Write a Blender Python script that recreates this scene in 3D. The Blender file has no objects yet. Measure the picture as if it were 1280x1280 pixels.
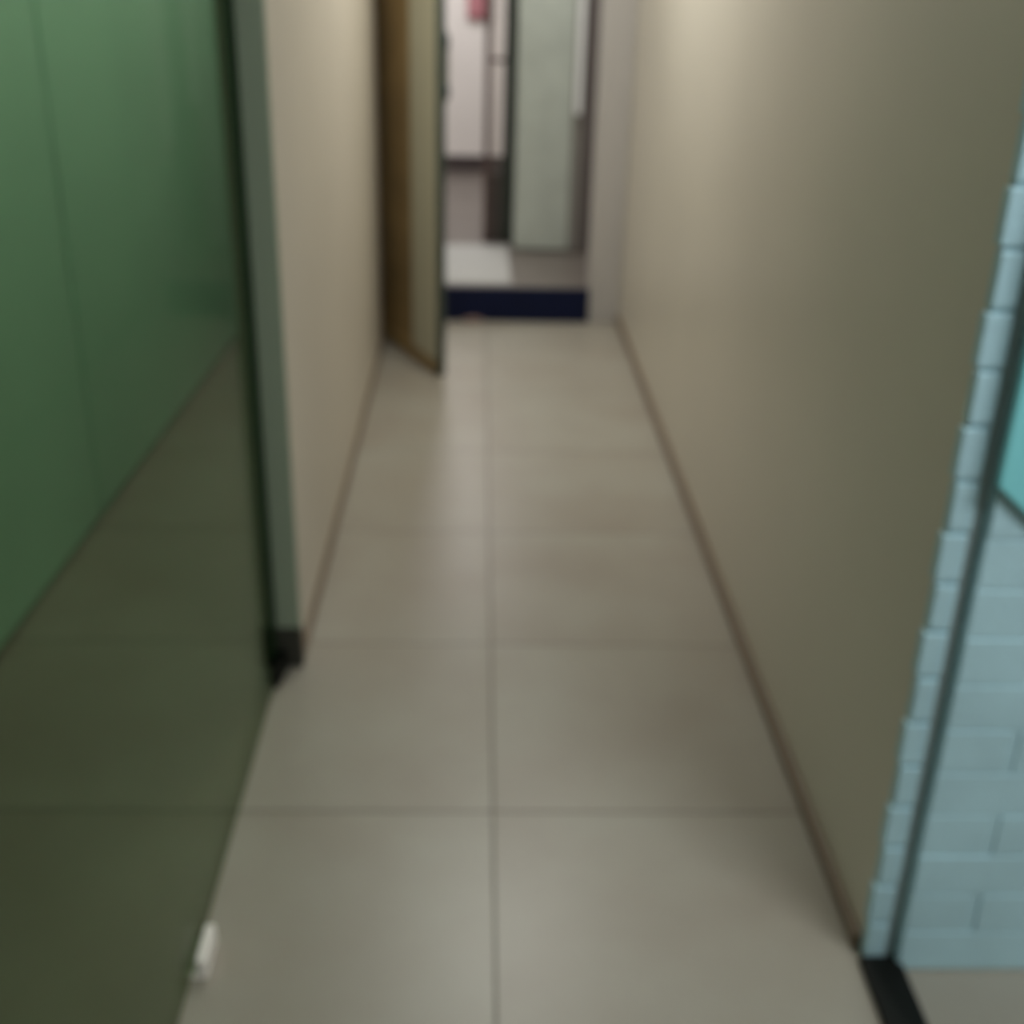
import bpy, bmesh, math, random
from mathutils import Vector, Matrix
S = bpy.context.scene
C = S.collection
rnd = random.Random(7)

# ---------------------------------------------------------------- camera
PITCH, YAW, ROLL, FPX, CAM_H = 0.43153, 0.034715, 0.025889, 1482.27, 1.430
cp, sp, cy, sy = math.cos(PITCH), math.sin(PITCH), math.cos(YAW), math.sin(YAW)
fw = Vector((sy*cp, cy*cp, -sp)); rt = Vector((cy, -sy, 0)); up = rt.cross(fw)
cr, sr = math.cos(ROLL), math.sin(ROLL)
r2 = rt*cr + up*sr; u2 = -rt*sr + up*cr
cam_data = bpy.data.cameras.new('camera')
cam = bpy.data.objects.new('camera', cam_data); C.objects.link(cam)
cam.matrix_world = Matrix(((r2.x, u2.x, -fw.x, 0), (r2.y, u2.y, -fw.y, 0), (r2.z, u2.z, -fw.z, CAM_H), (0, 0, 0, 1)))
cam_data.sensor_width = 36; cam_data.lens = 36*FPX/1280; cam_data.clip_start = 0.02
cam_data.dof.use_dof = True            # the phone focused far too close: everything is soft
cam_data.dof.focus_distance = 0.5
cam_data.dof.aperture_fstop = 6.0
S.camera = cam

# ---------------------------------------------------------------- light, exposure
S.view_settings.view_transform = 'Standard'; S.view_settings.look = 'None'
S.view_settings.gamma = 1; S.view_settings.use_curve_mapping = False
S.view_settings.exposure = 0.0
w = bpy.data.worlds.new('world'); S.world = w; w.use_nodes = True
w.node_tree.nodes['Background'].inputs[0].default_value = (.9, .95, 1, 1)
w.node_tree.nodes['Background'].inputs[1].default_value = 0.02

def area(name, loc, sx, sy_, power, col, rot=(0, 0, 0)):
    l = bpy.data.lights.new(name, 'AREA'); l.shape = 'RECTANGLE'; l.size = sx; l.size_y = sy_
    l.energy = power; l.color = col
    o = bpy.data.objects.new(name, l); C.objects.link(o); o.location = loc; o.rotation_euler = rot
    return o
area('corridor_lamp', (0.15, 3.75, 2.44), 0.25, 0.7, 23, (1, .985, .93))
area('entry_fill', (0.10, -0.7, 2.44), 0.25, 1.0, 3, (.97, .99, .97))  # unseen fill added behind the camera for the near corridor
area('side_room_fill', (1.45, 0.10, 2.40), 1.0, 0.3, 30, (.97, .99, 1), (math.radians(48), 0, 0))  # unseen fill, aimed at the brick to spare the near floor
area('cubicle_fill', (-0.52, 3.4, 2.42), 0.12, 2.6, 15, (1, .97, .97), (0, math.radians(34), 0))  # added fill, tilted to brighten the green panels more than the floor
area('back_room_lamp', (-0.20, 7.3, 2.44), 0.5, 1.2, 26, (1, .97, .97))
area('back_entry_fill', (0.10, 5.45, 2.44), 1.0, 0.2, 12, (1, .99, .95))  # unseen fill added to brighten the cabinet front

# ---------------------------------------------------------------- materials
def mat(name, col, rough=.6, metal=0, noise=0, nscale=4, bump=0, bscale=60, spec=.5):
    m = bpy.data.materials.new(name); m.use_nodes = True
    nt = m.node_tree; b = nt.nodes['Principled BSDF']
    b.inputs['Base Color'].default_value = (*col, 1); b.inputs['Roughness'].default_value = rough
    b.inputs['Metallic'].default_value = metal; b.inputs['Specular IOR Level'].default_value = spec
    tc = nt.nodes.new('ShaderNodeTexCoord')
    if noise:
        n = nt.nodes.new('ShaderNodeTexNoise'); n.inputs['Scale'].default_value = nscale
        n.inputs['Detail'].default_value = 5
        nt.links.new(tc.outputs['Object'], n.inputs['Vector'])
        r = nt.nodes.new('ShaderNodeMapRange'); r.inputs[1].default_value = .3; r.inputs[2].default_value = .7
        r.inputs[3].default_value = 1-noise; r.inputs[4].default_value = 1+noise
        nt.links.new(n.outputs['Fac'], r.inputs[0])
        mx = nt.nodes.new('ShaderNodeVectorMath'); mx.operation = 'SCALE'; mx.inputs[0].default_value = col
        nt.links.new(r.outputs[0], mx.inputs['Scale']); nt.links.new(mx.outputs[0], b.inputs['Base Color'])
    if bump:
        n2 = nt.nodes.new('ShaderNodeTexNoise'); n2.inputs['Scale'].default_value = bscale
        nt.links.new(tc.outputs['Object'], n2.inputs['Vector'])
        bp = nt.nodes.new('ShaderNodeBump'); bp.inputs['Strength'].default_value = bump; bp.inputs['Distance'].default_value = .004
        nt.links.new(n2.outputs['Fac'], bp.inputs['Height']); nt.links.new(bp.outputs[0], b.inputs['Normal'])
    return m

def tile_mat(name, col, grout, origin, sizes, rough):
    m = mat(name, col, rough, spec=.5); nt = m.node_tree; b = nt.nodes['Principled BSDF']; L = nt.links
    tc = nt.nodes.new('ShaderNodeTexCoord'); sep = nt.nodes.new('ShaderNodeSeparateXYZ'); L.new(tc.outputs['Object'], sep.inputs[0])
    def M(op, a, bb):
        n = nt.nodes.new('ShaderNodeMath'); n.operation = op
        for i, v in enumerate((a, bb)):
            if v is None: continue
            if isinstance(v, (int, float)): n.inputs[i].default_value = v
            else: L.new(v, n.inputs[i])
        return n.outputs[0]
    cells, dist = [], []
    for k, (off, size) in enumerate(zip(origin, sizes)):
        q = M('DIVIDE', M('SUBTRACT', sep.outputs[k], off), size)
        cells.append(M('FLOOR', q, None))
        f = M('SUBTRACT', q, cells[-1])
        dist.append(M('MULTIPLY', M('MINIMUM', f, M('SUBTRACT', 1.0, f)), size))
    d = M('MINIMUM', dist[0], dist[1])
    g = nt.nodes.new('ShaderNodeMapRange'); g.inputs[1].default_value = .0012; g.inputs[2].default_value = .0030; L.new(d, g.inputs[0])
    # each tile has its own cloudy veining
    cmb = nt.nodes.new('ShaderNodeCombineXYZ'); L.new(M('MULTIPLY', cells[0], 7.3), cmb.inputs[0]); L.new(M('MULTIPLY', cells[1], 3.7), cmb.inputs[2])
    add = nt.nodes.new('ShaderNodeVectorMath'); L.new(tc.outputs['Object'], add.inputs[0]); L.new(cmb.outputs[0], add.inputs[1])
    no = nt.nodes.new('ShaderNodeTexNoise'); no.inputs['Scale'].default_value = 3.2; no.inputs['Detail'].default_value = 6
    L.new(add.outputs[0], no.inputs['Vector'])
    r = nt.nodes.new('ShaderNodeMapRange'); r.inputs[1].default_value = .3; r.inputs[2].default_value = .7; r.inputs[3].default_value = .90; r.inputs[4].default_value = 1.08
    L.new(no.outputs['Fac'], r.inputs[0])
    ramp = nt.nodes.new('ShaderNodeMix'); ramp.data_type = 'RGBA'
    L.new(no.outputs['Fac'], ramp.inputs[0]); ramp.inputs[6].default_value = (col[0]*1.05, col[1]*.97, col[2]*.92, 1); ramp.inputs[7].default_value = (col[0]*.96, col[1]*1.03, col[2]*1.05, 1)
    sc = nt.nodes.new('ShaderNodeVectorMath'); sc.operation = 'SCALE'; L.new(ramp.outputs[2], sc.inputs[0]); L.new(r.outputs[0], sc.inputs['Scale'])
    mx = nt.nodes.new('ShaderNodeMix'); mx.data_type = 'RGBA'; L.new(g.outputs[0], mx.inputs[0])
    mx.inputs[6].default_value = (*grout, 1); L.new(sc.outputs[0], mx.inputs[7]); L.new(mx.outputs[2], b.inputs['Base Color'])
    bp = nt.nodes.new('ShaderNodeBump'); bp.inputs['Distance'].default_value = .002; bp.inputs['Strength'].default_value = .6
    L.new(g.outputs[0], bp.inputs['Height']); L.new(bp.outputs[0], b.inputs['Normal'])
    return m

def glass_mat(name, tint, rough=.02, ior=1.45):
    m = bpy.data.materials.new(name); m.use_nodes = True; nt = m.node_tree; nt.nodes.clear()
    out = nt.nodes.new('ShaderNodeOutputMaterial'); t = nt.nodes.new('ShaderNodeBsdfTransparent'); t.inputs[0].default_value = (*tint, 1)
    g = nt.nodes.new('ShaderNodeBsdfGlossy'); g.inputs['Roughness'].default_value = rough; g.inputs[0].default_value = (1, 1, 1, 1)
    f = nt.nodes.new('ShaderNodeFresnel'); 
    geo = nt.nodes.new('ShaderNodeNewGeometry'); mr = nt.nodes.new('ShaderNodeMapRange')   # same reflectance on both faces of the pane
    mr.inputs[3].default_value = ior; mr.inputs[4].default_value = 1/ior
    nt.links.new(geo.outputs['Backfacing'], mr.inputs[0]); nt.links.new(mr.outputs[0], f.inputs[0])
    mx = nt.nodes.new('ShaderNodeMixShader')
    nt.links.new(f.outputs[0], mx.inputs[0]); nt.links.new(t.outputs[0], mx.inputs[1]); nt.links.new(g.outputs[0], mx.inputs[2]); nt.links.new(mx.outputs[0], out.inputs[0])
    return m

M = dict(
    floor=tile_mat('beige_floor_tile', (.325, .303, .256), (.12, .105, .08), (0.0405, 1.17), (1.20, 0.60), .36),
    back_floor=mat('mauve_floor', (.15, .13, .115), .4, noise=.1, nscale=3),
    wall=mat('cream_wall_paint', (.58, .535, .455), .5, noise=.03, nscale=2),
    laminate=mat('greige_wall_laminate', (.635, .605, .52), .42, noise=.03, nscale=2),
    pinkwall=mat('pinkish_wall_paint', (.50, .48, .465), .6, noise=.03, nscale=3),
    ceiling=mat('white_ceiling', (.75, .74, .70), .8),
    white=mat('white_wall_paint', (.80, .76, .73), .7, noise=.02),
    brownbase=mat('brown_baseboard', (.19, .14, .095), .5),
    darkbase=mat('dark_baseboard', (.06, .045, .045), .5),
    green=mat('green_lacquer_panel', (.56, .90, .74), .5, noise=.05, nscale=1.6),
    brick=mat('pale_blue_painted_brick', (.45, .68, .76), .55, noise=.06, nscale=9, bump=.3),
    mortar=mat('painted_mortar', (.31, .48, .48), .7),
    groove=mat('dark_joint', (.34, .43, .44), .8),
    teal=mat('teal_board', (.24, .68, .73), .35, noise=.06, nscale=6),
    black=mat('black_rubber', (.004, .005, .004), .6, spec=.2),
    foot=mat('black_plastic', (.035, .035, .028), .45),
    post=mat('pale_green_profile', (.26, .31, .235), .4),
    gasket=mat('dark_green_gasket', (.03, .09, .05), .3),
    doorcream=mat('cream_door_paint', (.60, .60, .48), .45),
    doorbrown=mat('brown_door_panel', (.37, .26, .115), .5, noise=.2, nscale=5),
    dooredge=mat('dark_door_edge', (.045, .06, .05), .5),
    metal=mat('dull_metal', (.42, .42, .40), .3, metal=1),
    block=mat('pale_block', (.90, .86, .82), .3),
    darkmetal=mat('dark_metal', (.05, .06, .065), .4, metal=.4),
    navy=mat('navy_tile', (.004, .008, .038), .45, spec=.2, noise=.15, nscale=8),
    mat=mat('white_mat', (.43, .43, .415), .8, bump=.5, bscale=300),
    cabinet=mat('grey_green_cabinet', (.52, .565, .51), .4, noise=.08, nscale=7),
    bar=mat('pale_bar', (.93, .94, .94), .35),
    darkframe=mat('dark_green_frame', (.02, .03, .022), .45),
    maroon=mat('maroon_frame', (.085, .05, .045), .5),
    stile=mat('grey_brown_stile', (.13, .11, .105), .5),
    trimgrey=mat('grey_trim', (.27, .26, .235), .5),
    kick=mat('dark_kick_panel', (.05, .04, .035), .5),
    pink=mat('rose_cloth', (.50, .22, .245), .9, bump=.4, bscale=150),
    shaded=mat('shaded_cloth', (.15, .03, .045), .9, bump=.4, bscale=150),
    paper=mat('crumpled_pink_paper', (.24, .16, .145), .8, noise=.2, nscale=40),
    glass=glass_mat('green_tinted_glass', (.63, .655, .57), ior=1.035),
    clear=glass_mat('clear_glass', (.94, .93, .92)),
)

# ---------------------------------------------------------------- helpers
def bx(bm, x0, x1, y0, y1, z0, z1, bev=0):
    t = bmesh.new(); bmesh.ops.create_cube(t, size=1)
    for v in t.verts: v.co = Vector(((x0+x1)/2+v.co.x*(x1-x0), (y0+y1)/2+v.co.y*(y1-y0), (z0+z1)/2+v.co.z*(z1-z0)))
    if bev: bmesh.ops.bevel(t, geom=t.edges[:], offset=bev, segments=2, affect='EDGES', profile=.5)
    me = bpy.data.meshes.new('t'); t.to_mesh(me); t.free(); bm.from_mesh(me); bpy.data.meshes.remove(me)
def prism(bm, pts, z0, z1):
    a = [bm.verts.new((x, y, z0)) for x, y in pts]; b = [bm.verts.new((x, y, z1)) for x, y in pts]; n = len(pts)
    bm.faces.new(a[::-1]); bm.faces.new(b)
    for i in range(n): bm.faces.new((a[i], a[(i+1) % n], b[(i+1) % n], b[i]))
def cyl(bm, p0, p1, r, seg=16):
    p0, p1 = Vector(p0), Vector(p1); d = p1-p0
    mtx = Matrix.Translation((p0+p1)/2) @ d.to_track_quat('Z', 'Y').to_matrix().to_4x4()
    bmesh.ops.create_cone(bm, cap_ends=True, segments=seg, radius1=r, radius2=r, depth=d.length, matrix=mtx)
def obj(name, bm, m, parent=None, smooth=False):
    bmesh.ops.recalc_face_normals(bm, faces=bm.faces[:])
    me = bpy.data.meshes.new(name); bm.to_mesh(me); bm.free(); me.materials.append(m)
    if smooth:
        for p in me.polygons: p.use_smooth = True
    o = bpy.data.objects.new(name, me); C.objects.link(o)
    if parent: o.parent = parent
    return o
def box(name, m, x0, x1, y0, y1, z0, z1, bev=0, parent=None):
    bm = bmesh.new(); bx(bm, x0, x1, y0, y1, z0, z1, bev); return obj(name, bm, m, parent)
def boxes(name, m, lst, bev=0, parent=None):
    bm = bmesh.new()
    for b in lst: bx(bm, *b, bev)
    return obj(name, bm, m, parent)
def st(o): o['kind'] = 'structure'; return o
def tag(o, label, cat, group=None):
    o['label'] = label; o['category'] = cat
    if group: o['group'] = group
    return o
def thing(name, label, cat, loc=(0, 0, 0), rz=0):
    o = bpy.data.objects.new(name, None); C.objects.link(o); o.location = loc; o.rotation_euler = (0, 0, rz); o.empty_display_size = .05
    return tag(o, label, cat) if label else o

# ---------------------------------------------------------------- setting
H = 2.50; ZF = 0.15
st(box('floor', M['floor'], -1.25, 2.3, -1.5, 5.137, -.10, 0))
st(box('floor.001', M['back_floor'], -1.6, 1.3, 5.142, 8.45, .02, ZF))
st(box('ceiling', M['ceiling'], -1.6, 2.4, -1.6, 8.5, H, H+.1))
st(boxes('wall_left', M['wall'], [(-.47, -.388, 2.285, 4.76, 0, H), (-.60, -.47, 4.70, 4.76, 0, H), (-.60, -.56, 4.76, 5.137, 0, H)]))  # last two pieces unseen, added to block green bounce onto the door
st(box('wall_right', M['laminate'], .63, .70, 1.425, 5.137, 0, H))
st(boxes('wall_end', M['pinkwall'], [(.492, .75, 5.137, 5.26, 0, H), (-1.25, -.56, 5.137, 5.26, 0, H), (-.56, .492, 5.137, 5.26, 2.15, H)]))
st(box('wall_far', M['white'], -1.6, 1.3, 8.32, 8.45, ZF, H))
st(box('wall_back_left', M['white'], -1.6, -1.5, 5.26, 8.32, ZF, H))
st(box('wall_back_right', M['white'], 1.2, 1.3, 5.26, 8.32, ZF, H))
st(box('wall_rear', M['wall'], -1.25, 2.3, -1.6, -1.5, 0, H))
st(box('wall_side', M['wall'], 2.2, 2.3, -1.5, 1.39, 0, H))
st(box('baseboard_right', M['brownbase'], .616, .630, 1.43, 5.137, 0, .032, .003))
st(box('baseboard_left', M['brownbase'], -.388, -.378, 2.30, 4.75, 0, .028, .002))
st(box('baseboard_far', M['darkbase'], -1.5, 1.2, 8.303, 8.32, ZF, ZF+.105, .003))
# outer wall behind the green panels
bm = bmesh.new(); prism(bm, [(-1.175, -1.5), (-1.062, 5.137), (-1.20, 5.137), (-1.30, -1.5)], 0, H); st(obj('wall_left_outer', bm, M['wall']))

# pale blue painted brick wall facing the camera, real courses
bm = bmesh.new(); bx(bm, .674, 2.2, 1.3885, 1.52, 0, H)
CR = .0755
row = 0; z = .004
while z < H-.02:
    x = .674 - (0 if row % 2 == 0 else .108)
    while x < 2.2:
        a, b = max(x, .674), min(x+.208, 2.2)
        if b-a > .02:
            dy = rnd.uniform(-.0012, .0012)
            bx(bm, a+.001, b-.002, 1.386+dy, 1.405, z+.001, min(z+CR-.002, H-.002), .0022)
        x += .216
    z += CR; row += 1
st(obj('wall_brick', bm, M['brick']))
# narrow brick pier closing the end of the right-hand wall
bm = bmesh.new(); z = .004; row = 0
while z < H-.02:
    e = .004 if row % 2 else 0
    bx(bm, .627-e, .659+rnd.uniform(-.001, .001), 1.404, 1.425, z+.002, min(z+CR-.004, H-.002), .003)
    z += CR; row += 1
bx(bm, .631, .658, 1.409, 1.425, 0, H)
st(obj('trim_1', bm, M['brick']))
st(box('trim_2', M['groove'], .659, .674, 1.409, 1.425, 0, H))

# ---------------------------------------------------------------- green panels behind the glass
def gx(y): return -1.120 + .0268*y*.98
def panel(y0, y1, label):
    bm = bmesh.new(); prism(bm, [(gx(y0), y0), (gx(y1), y1), (gx(y1)-.025, y1), (gx(y0)-.025, y0)], .010, H-.02)
    bmesh.ops.bevel(bm, geom=bm.edges[:], offset=.003, segments=2, affect='EDGES')
    return tag(obj('wall_panel', bm, M['green']), label, 'wall panel', 'green wall panels behind the glass')
panel(3.042, 5.12, 'large smooth green wall panel behind the glass, right of the seam')
panel(.8, 3.026, 'green wall panel behind the glass at the left picture edge, left of the seam')

bm = bmesh.new(); prism(bm, [(gx(3.0)-.024, 3.0), (gx(3.07)-.024, 3.07), (gx(3.07)-.030, 3.07), (gx(3.0)-.030, 3.0)], 0, H-.02)
st(obj('trim_3', bm, M['gasket']))
# ---------------------------------------------------------------- glass partition and its post
g = thing('glass_partition', 'frameless green tinted glass panel standing at left of the corridor', 'glass partition', (-.427, .9, 0))
def loc(o, r):
    o.matrix_parent_inverse = Matrix.Translation(r.location).inverted(); return o
bm = bmesh.new(); bx(bm, -.437, -.427, -.9, 2.236, .006, 2.3); loc(obj('pane', bm, M['glass'], g), g)
loc(box('edge_strip', M['gasket'], -.447, -.432, 2.236, 2.262, .01, 2.3, .003, g), g)['label'] = 'dark green glass edge strip'
bm = bmesh.new(); bx(bm, -.421, -.404, 1.370, 1.450, .002, .036, .004); bx(bm, -.436, -.404, 1.370, 1.450, 0, .005, .001)  # small pale non-metallic block on a thin base
loc(obj('floor_block', bm, M['block'], g), g)['label'] = 'small pale block at the glass foot'
bm = bmesh.new(); prism(bm, [(-.446, 2.262), (-.434, 2.18), (-.420, 2.18), (-.408, 2.262)], 0, .045)  # black block tapering along the glass base
loc(obj('wedge', bm, M['black'], g), g)['label'] = 'black tapered wedge at the glass foot'

p = thing('door_post', 'pale grey-green upright post with a black foot at end of the cream wall', 'post', (-.42, 2.275, 0))
bm = bmesh.new(); bx(bm, -.432, -.379, 2.262, 2.285, .10, H-.005, .004); bx(bm, -.452, -.432, 2.266, 2.285, .10, H-.005, .003)
loc(obj('profile', bm, M['post'], p), p)
bm = bmesh.new(); bx(bm, -.462, -.376, 2.262, 2.285, 0, .10, .005); loc(obj('foot', bm, M['foot'], p), p)['label'] = 'black foot'

# ---------------------------------------------------------------- right side doorway
tag(box('threshold_strip', M['black'], .619, .684, -.6, 1.403, 0, .016, .004), 'black threshold strip on the floor at foot of the pale blue brick', 'threshold')
bm = bmesh.new()
pts = [(.668, .840), (.93, .612), (.93, 1.9), (.668, 1.9)]
a = [bm.verts.new((x, 1.3835, z)) for x, z in pts]; b = [bm.verts.new((x, 1.372, z)) for x, z in pts]
bm.faces.new(a); bm.faces.new(b[::-1])
for i in range(4): bm.faces.new((a[i], b[i], b[(i+1) % 4], a[(i+1) % 4]))
bmesh.ops.bevel(bm, geom=bm.edges[:], offset=.002, segments=2, affect='EDGES')
tag(obj('wall_board', bm, M['teal']), 'bright teal board with slanted lower edge on the pale blue brick wall', 'board')

# ---------------------------------------------------------------- far doorway
tag(box('doorstep', M['navy'], -.56, .492, 5.118, 5.141, 0, .149, .002), 'dark navy blue step riser across the far doorway', 'step')

# open door, leaf swung towards the camera
fe = Vector((-.147, 4.328)); hg = Vector((-.518, 5.10)); L = (hg-fe).length; ang = math.atan2(hg.y-fe.y, hg.x-fe.x)
d = st(thing('door_1', None, None, (fe.x, fe.y, 0), ang))     # local x along the leaf from free edge, +y is the face towards the corridor wall
T = .030
bm = bmesh.new()
bx(bm, .004, .245, -T, 0, .06, 2.05, .002); bx(bm, L-.09, L, -T, 0, .06, 2.05, .002); bx(bm, .245, L-.09, -T, 0, 1.93, 2.05, .002)
obj('frame', bm, M['doorcream'], d)
box('panel', M['doorbrown'], .245, L-.09, -T+.006, -.007, .06, 1.93, .001, d)
box('bottom_rail', M['doorbrown'], .004, L, -T, 0, .006, .06, .002, d)
box('edge_band', M['dooredge'], -.004, .004, -T-.002, .002, .006, 2.05, .001, d)
bm = bmesh.new()
for z in (1.19, 1.025):
    cyl(bm, (.03, -T+.002, z), (.03, -T-.018, z), .032, 20)
obj('lock_rose', bm, M['darkmetal'], d)
bm = bmesh.new(); bx(bm, .018, .042, -T-.026, -T-.016, 1.0, 1.215, .004); obj('pull_handle', bm, M['metal'], d)

# ---------------------------------------------------------------- back room
tag(box('floor_mat', M['mat'], -.9, .150, 5.17, 5.955, ZF, ZF+.008, .003), 'white mat on the raised floor just inside the doorway', 'mat')

cb = thing('tall_cabinet', 'tall grey-green cabinet standing right inside the far doorway', 'cabinet', (.36, 6.1, ZF))
loc(box('body', M['cabinet'], .178, .575, 5.882, 6.45, ZF+.004, 1.95, .004, cb), cb)
loc(box('door', M['cabinet'], .180, .440, 5.862, 5.882, ZF+.012, 1.945, .004, cb), cb)
bm = bmesh.new(); bx(bm, .450, .481, 5.838, 5.850, .80, 1.75, .005); bx(bm, .463, .481, 5.848, 5.864, .83, .86, .002); bx(bm, .463, .481, 5.848, 5.864, 1.69, 1.72, .002)  # long pale bar standing off the cabinet front
loc(obj('bar', bm, M['bar'], cb), cb)['label'] = 'long pale upright bar'
loc(box('edge_trim', M['trimgrey'], .441, .487, 5.860, 5.882, ZF+.012, 1.945, .003, cb), cb)
loc(box('side_stile', M['stile'], .488, .576, 5.855, 5.882, ZF, 1.95, .003, cb), cb)['label'] = 'dark side stile'

gd = st(thing('door_2', None, None, (.1, 6.07, ZF)))
loc(boxes('stile', M['maroon'], [(.026, .055, 6.05, 6.085, ZF+.002, 2.1)], .002, gd), gd)
loc(boxes('stile', M['darkframe'], [(.122, .178, 6.05, 6.085, ZF+.002, 2.1)], .002, gd), gd)
loc(boxes('rail', M['maroon'], [(.050, .128, 6.055, 6.08, 1.008, 1.028)], .002, gd), gd)
loc(boxes('rail', M['darkframe'], [(.050, .128, 6.055, 6.08, 2.04, 2.1)], .002, gd), gd)
loc(box('kick_panel', M['kick'], .050, .128, 6.055, 6.08, ZF+.004, .50, .002, gd), gd)
loc(boxes('glazing', M['clear'], [(.051, .127, 6.066, 6.071, .501, 1.007), (.051, .127, 6.066, 6.071, 1.029, 2.039)], 0, gd), gd)

# cloth hanging on the far wall
ck = thing('hanging_cloth', 'rose pink cloth hanging high on the far white wall', 'cloth', (0, 8.29, 1.1))
def cloth(x0, x1, zb, zt, amp, y):
    bm = bmesh.new(); nx, nz = 24, 16; vs = []
    for side in (0, 1):
        vs.append([[bm.verts.new((x0+(x1-x0)*i/nx, y + amp*math.sin(i*.95+j*.06)*(1-.5*j/nz) + (.006 if side else 0), zb+(zt-zb)*j/nz+(.006*math.sin(i*.7) if j == 0 else 0))) for i in range(nx+1)] for j in range(nz+1)])
    A, B = vs
    for j in range(nz):
        for i in range(nx):
            bm.faces.new((A[j][i], A[j][i+1], A[j+1][i+1], A[j+1][i])); bm.faces.new((B[j][i], B[j+1][i], B[j+1][i+1], B[j][i+1]))
    for j in range(nz):
        for i in (0, nx): bm.faces.new((A[j][i], A[j+1][i], B[j+1][i], B[j][i]))
    for i in range(nx):
        for j in (0, nz): bm.faces.new((A[j][i], A[j][i+1], B[j][i+1], B[j][i]))
    return bm
loc(obj('cloth', cloth(-.085, .03, 1.105, 1.62, .007, 8.298), M['pink'], ck, True), ck)
loc(obj('dark_fold', cloth(.025, .075, 1.095, 1.62, .006, 8.285), M['shaded'], ck, True), ck)['label'] = 'dark fold, shade in the cloth colour'  # the fold's shade is put into a darker cloth colour
bm = bmesh.new(); cyl(bm, (0, 8.32, 1.63), (0, 8.27, 1.63), .006); cyl(bm, (0, 8.275, 1.63), (0, 8.27, 1.66), .006); loc(obj('hook', bm, M['metal'], ck), ck)

# crumpled scrap lying against the riser
bm = bmesh.new(); bmesh.ops.create_icosphere(bm, subdivisions=3, radius=1)
for v in bm.verts:
    k = 1+.25*math.sin(v.co.x*7+v.co.y*5)*math.cos(v.co.z*6)
    v.co = Vector((-.018+v.co.x*.042*k, 5.098+v.co.y*.014*k, max(.001, .010+v.co.z*.013*k)))
tag(obj('paper_scrap', bm, M['paper']), 'small crumpled pinkish scrap on the floor against the navy step', 'scrap')
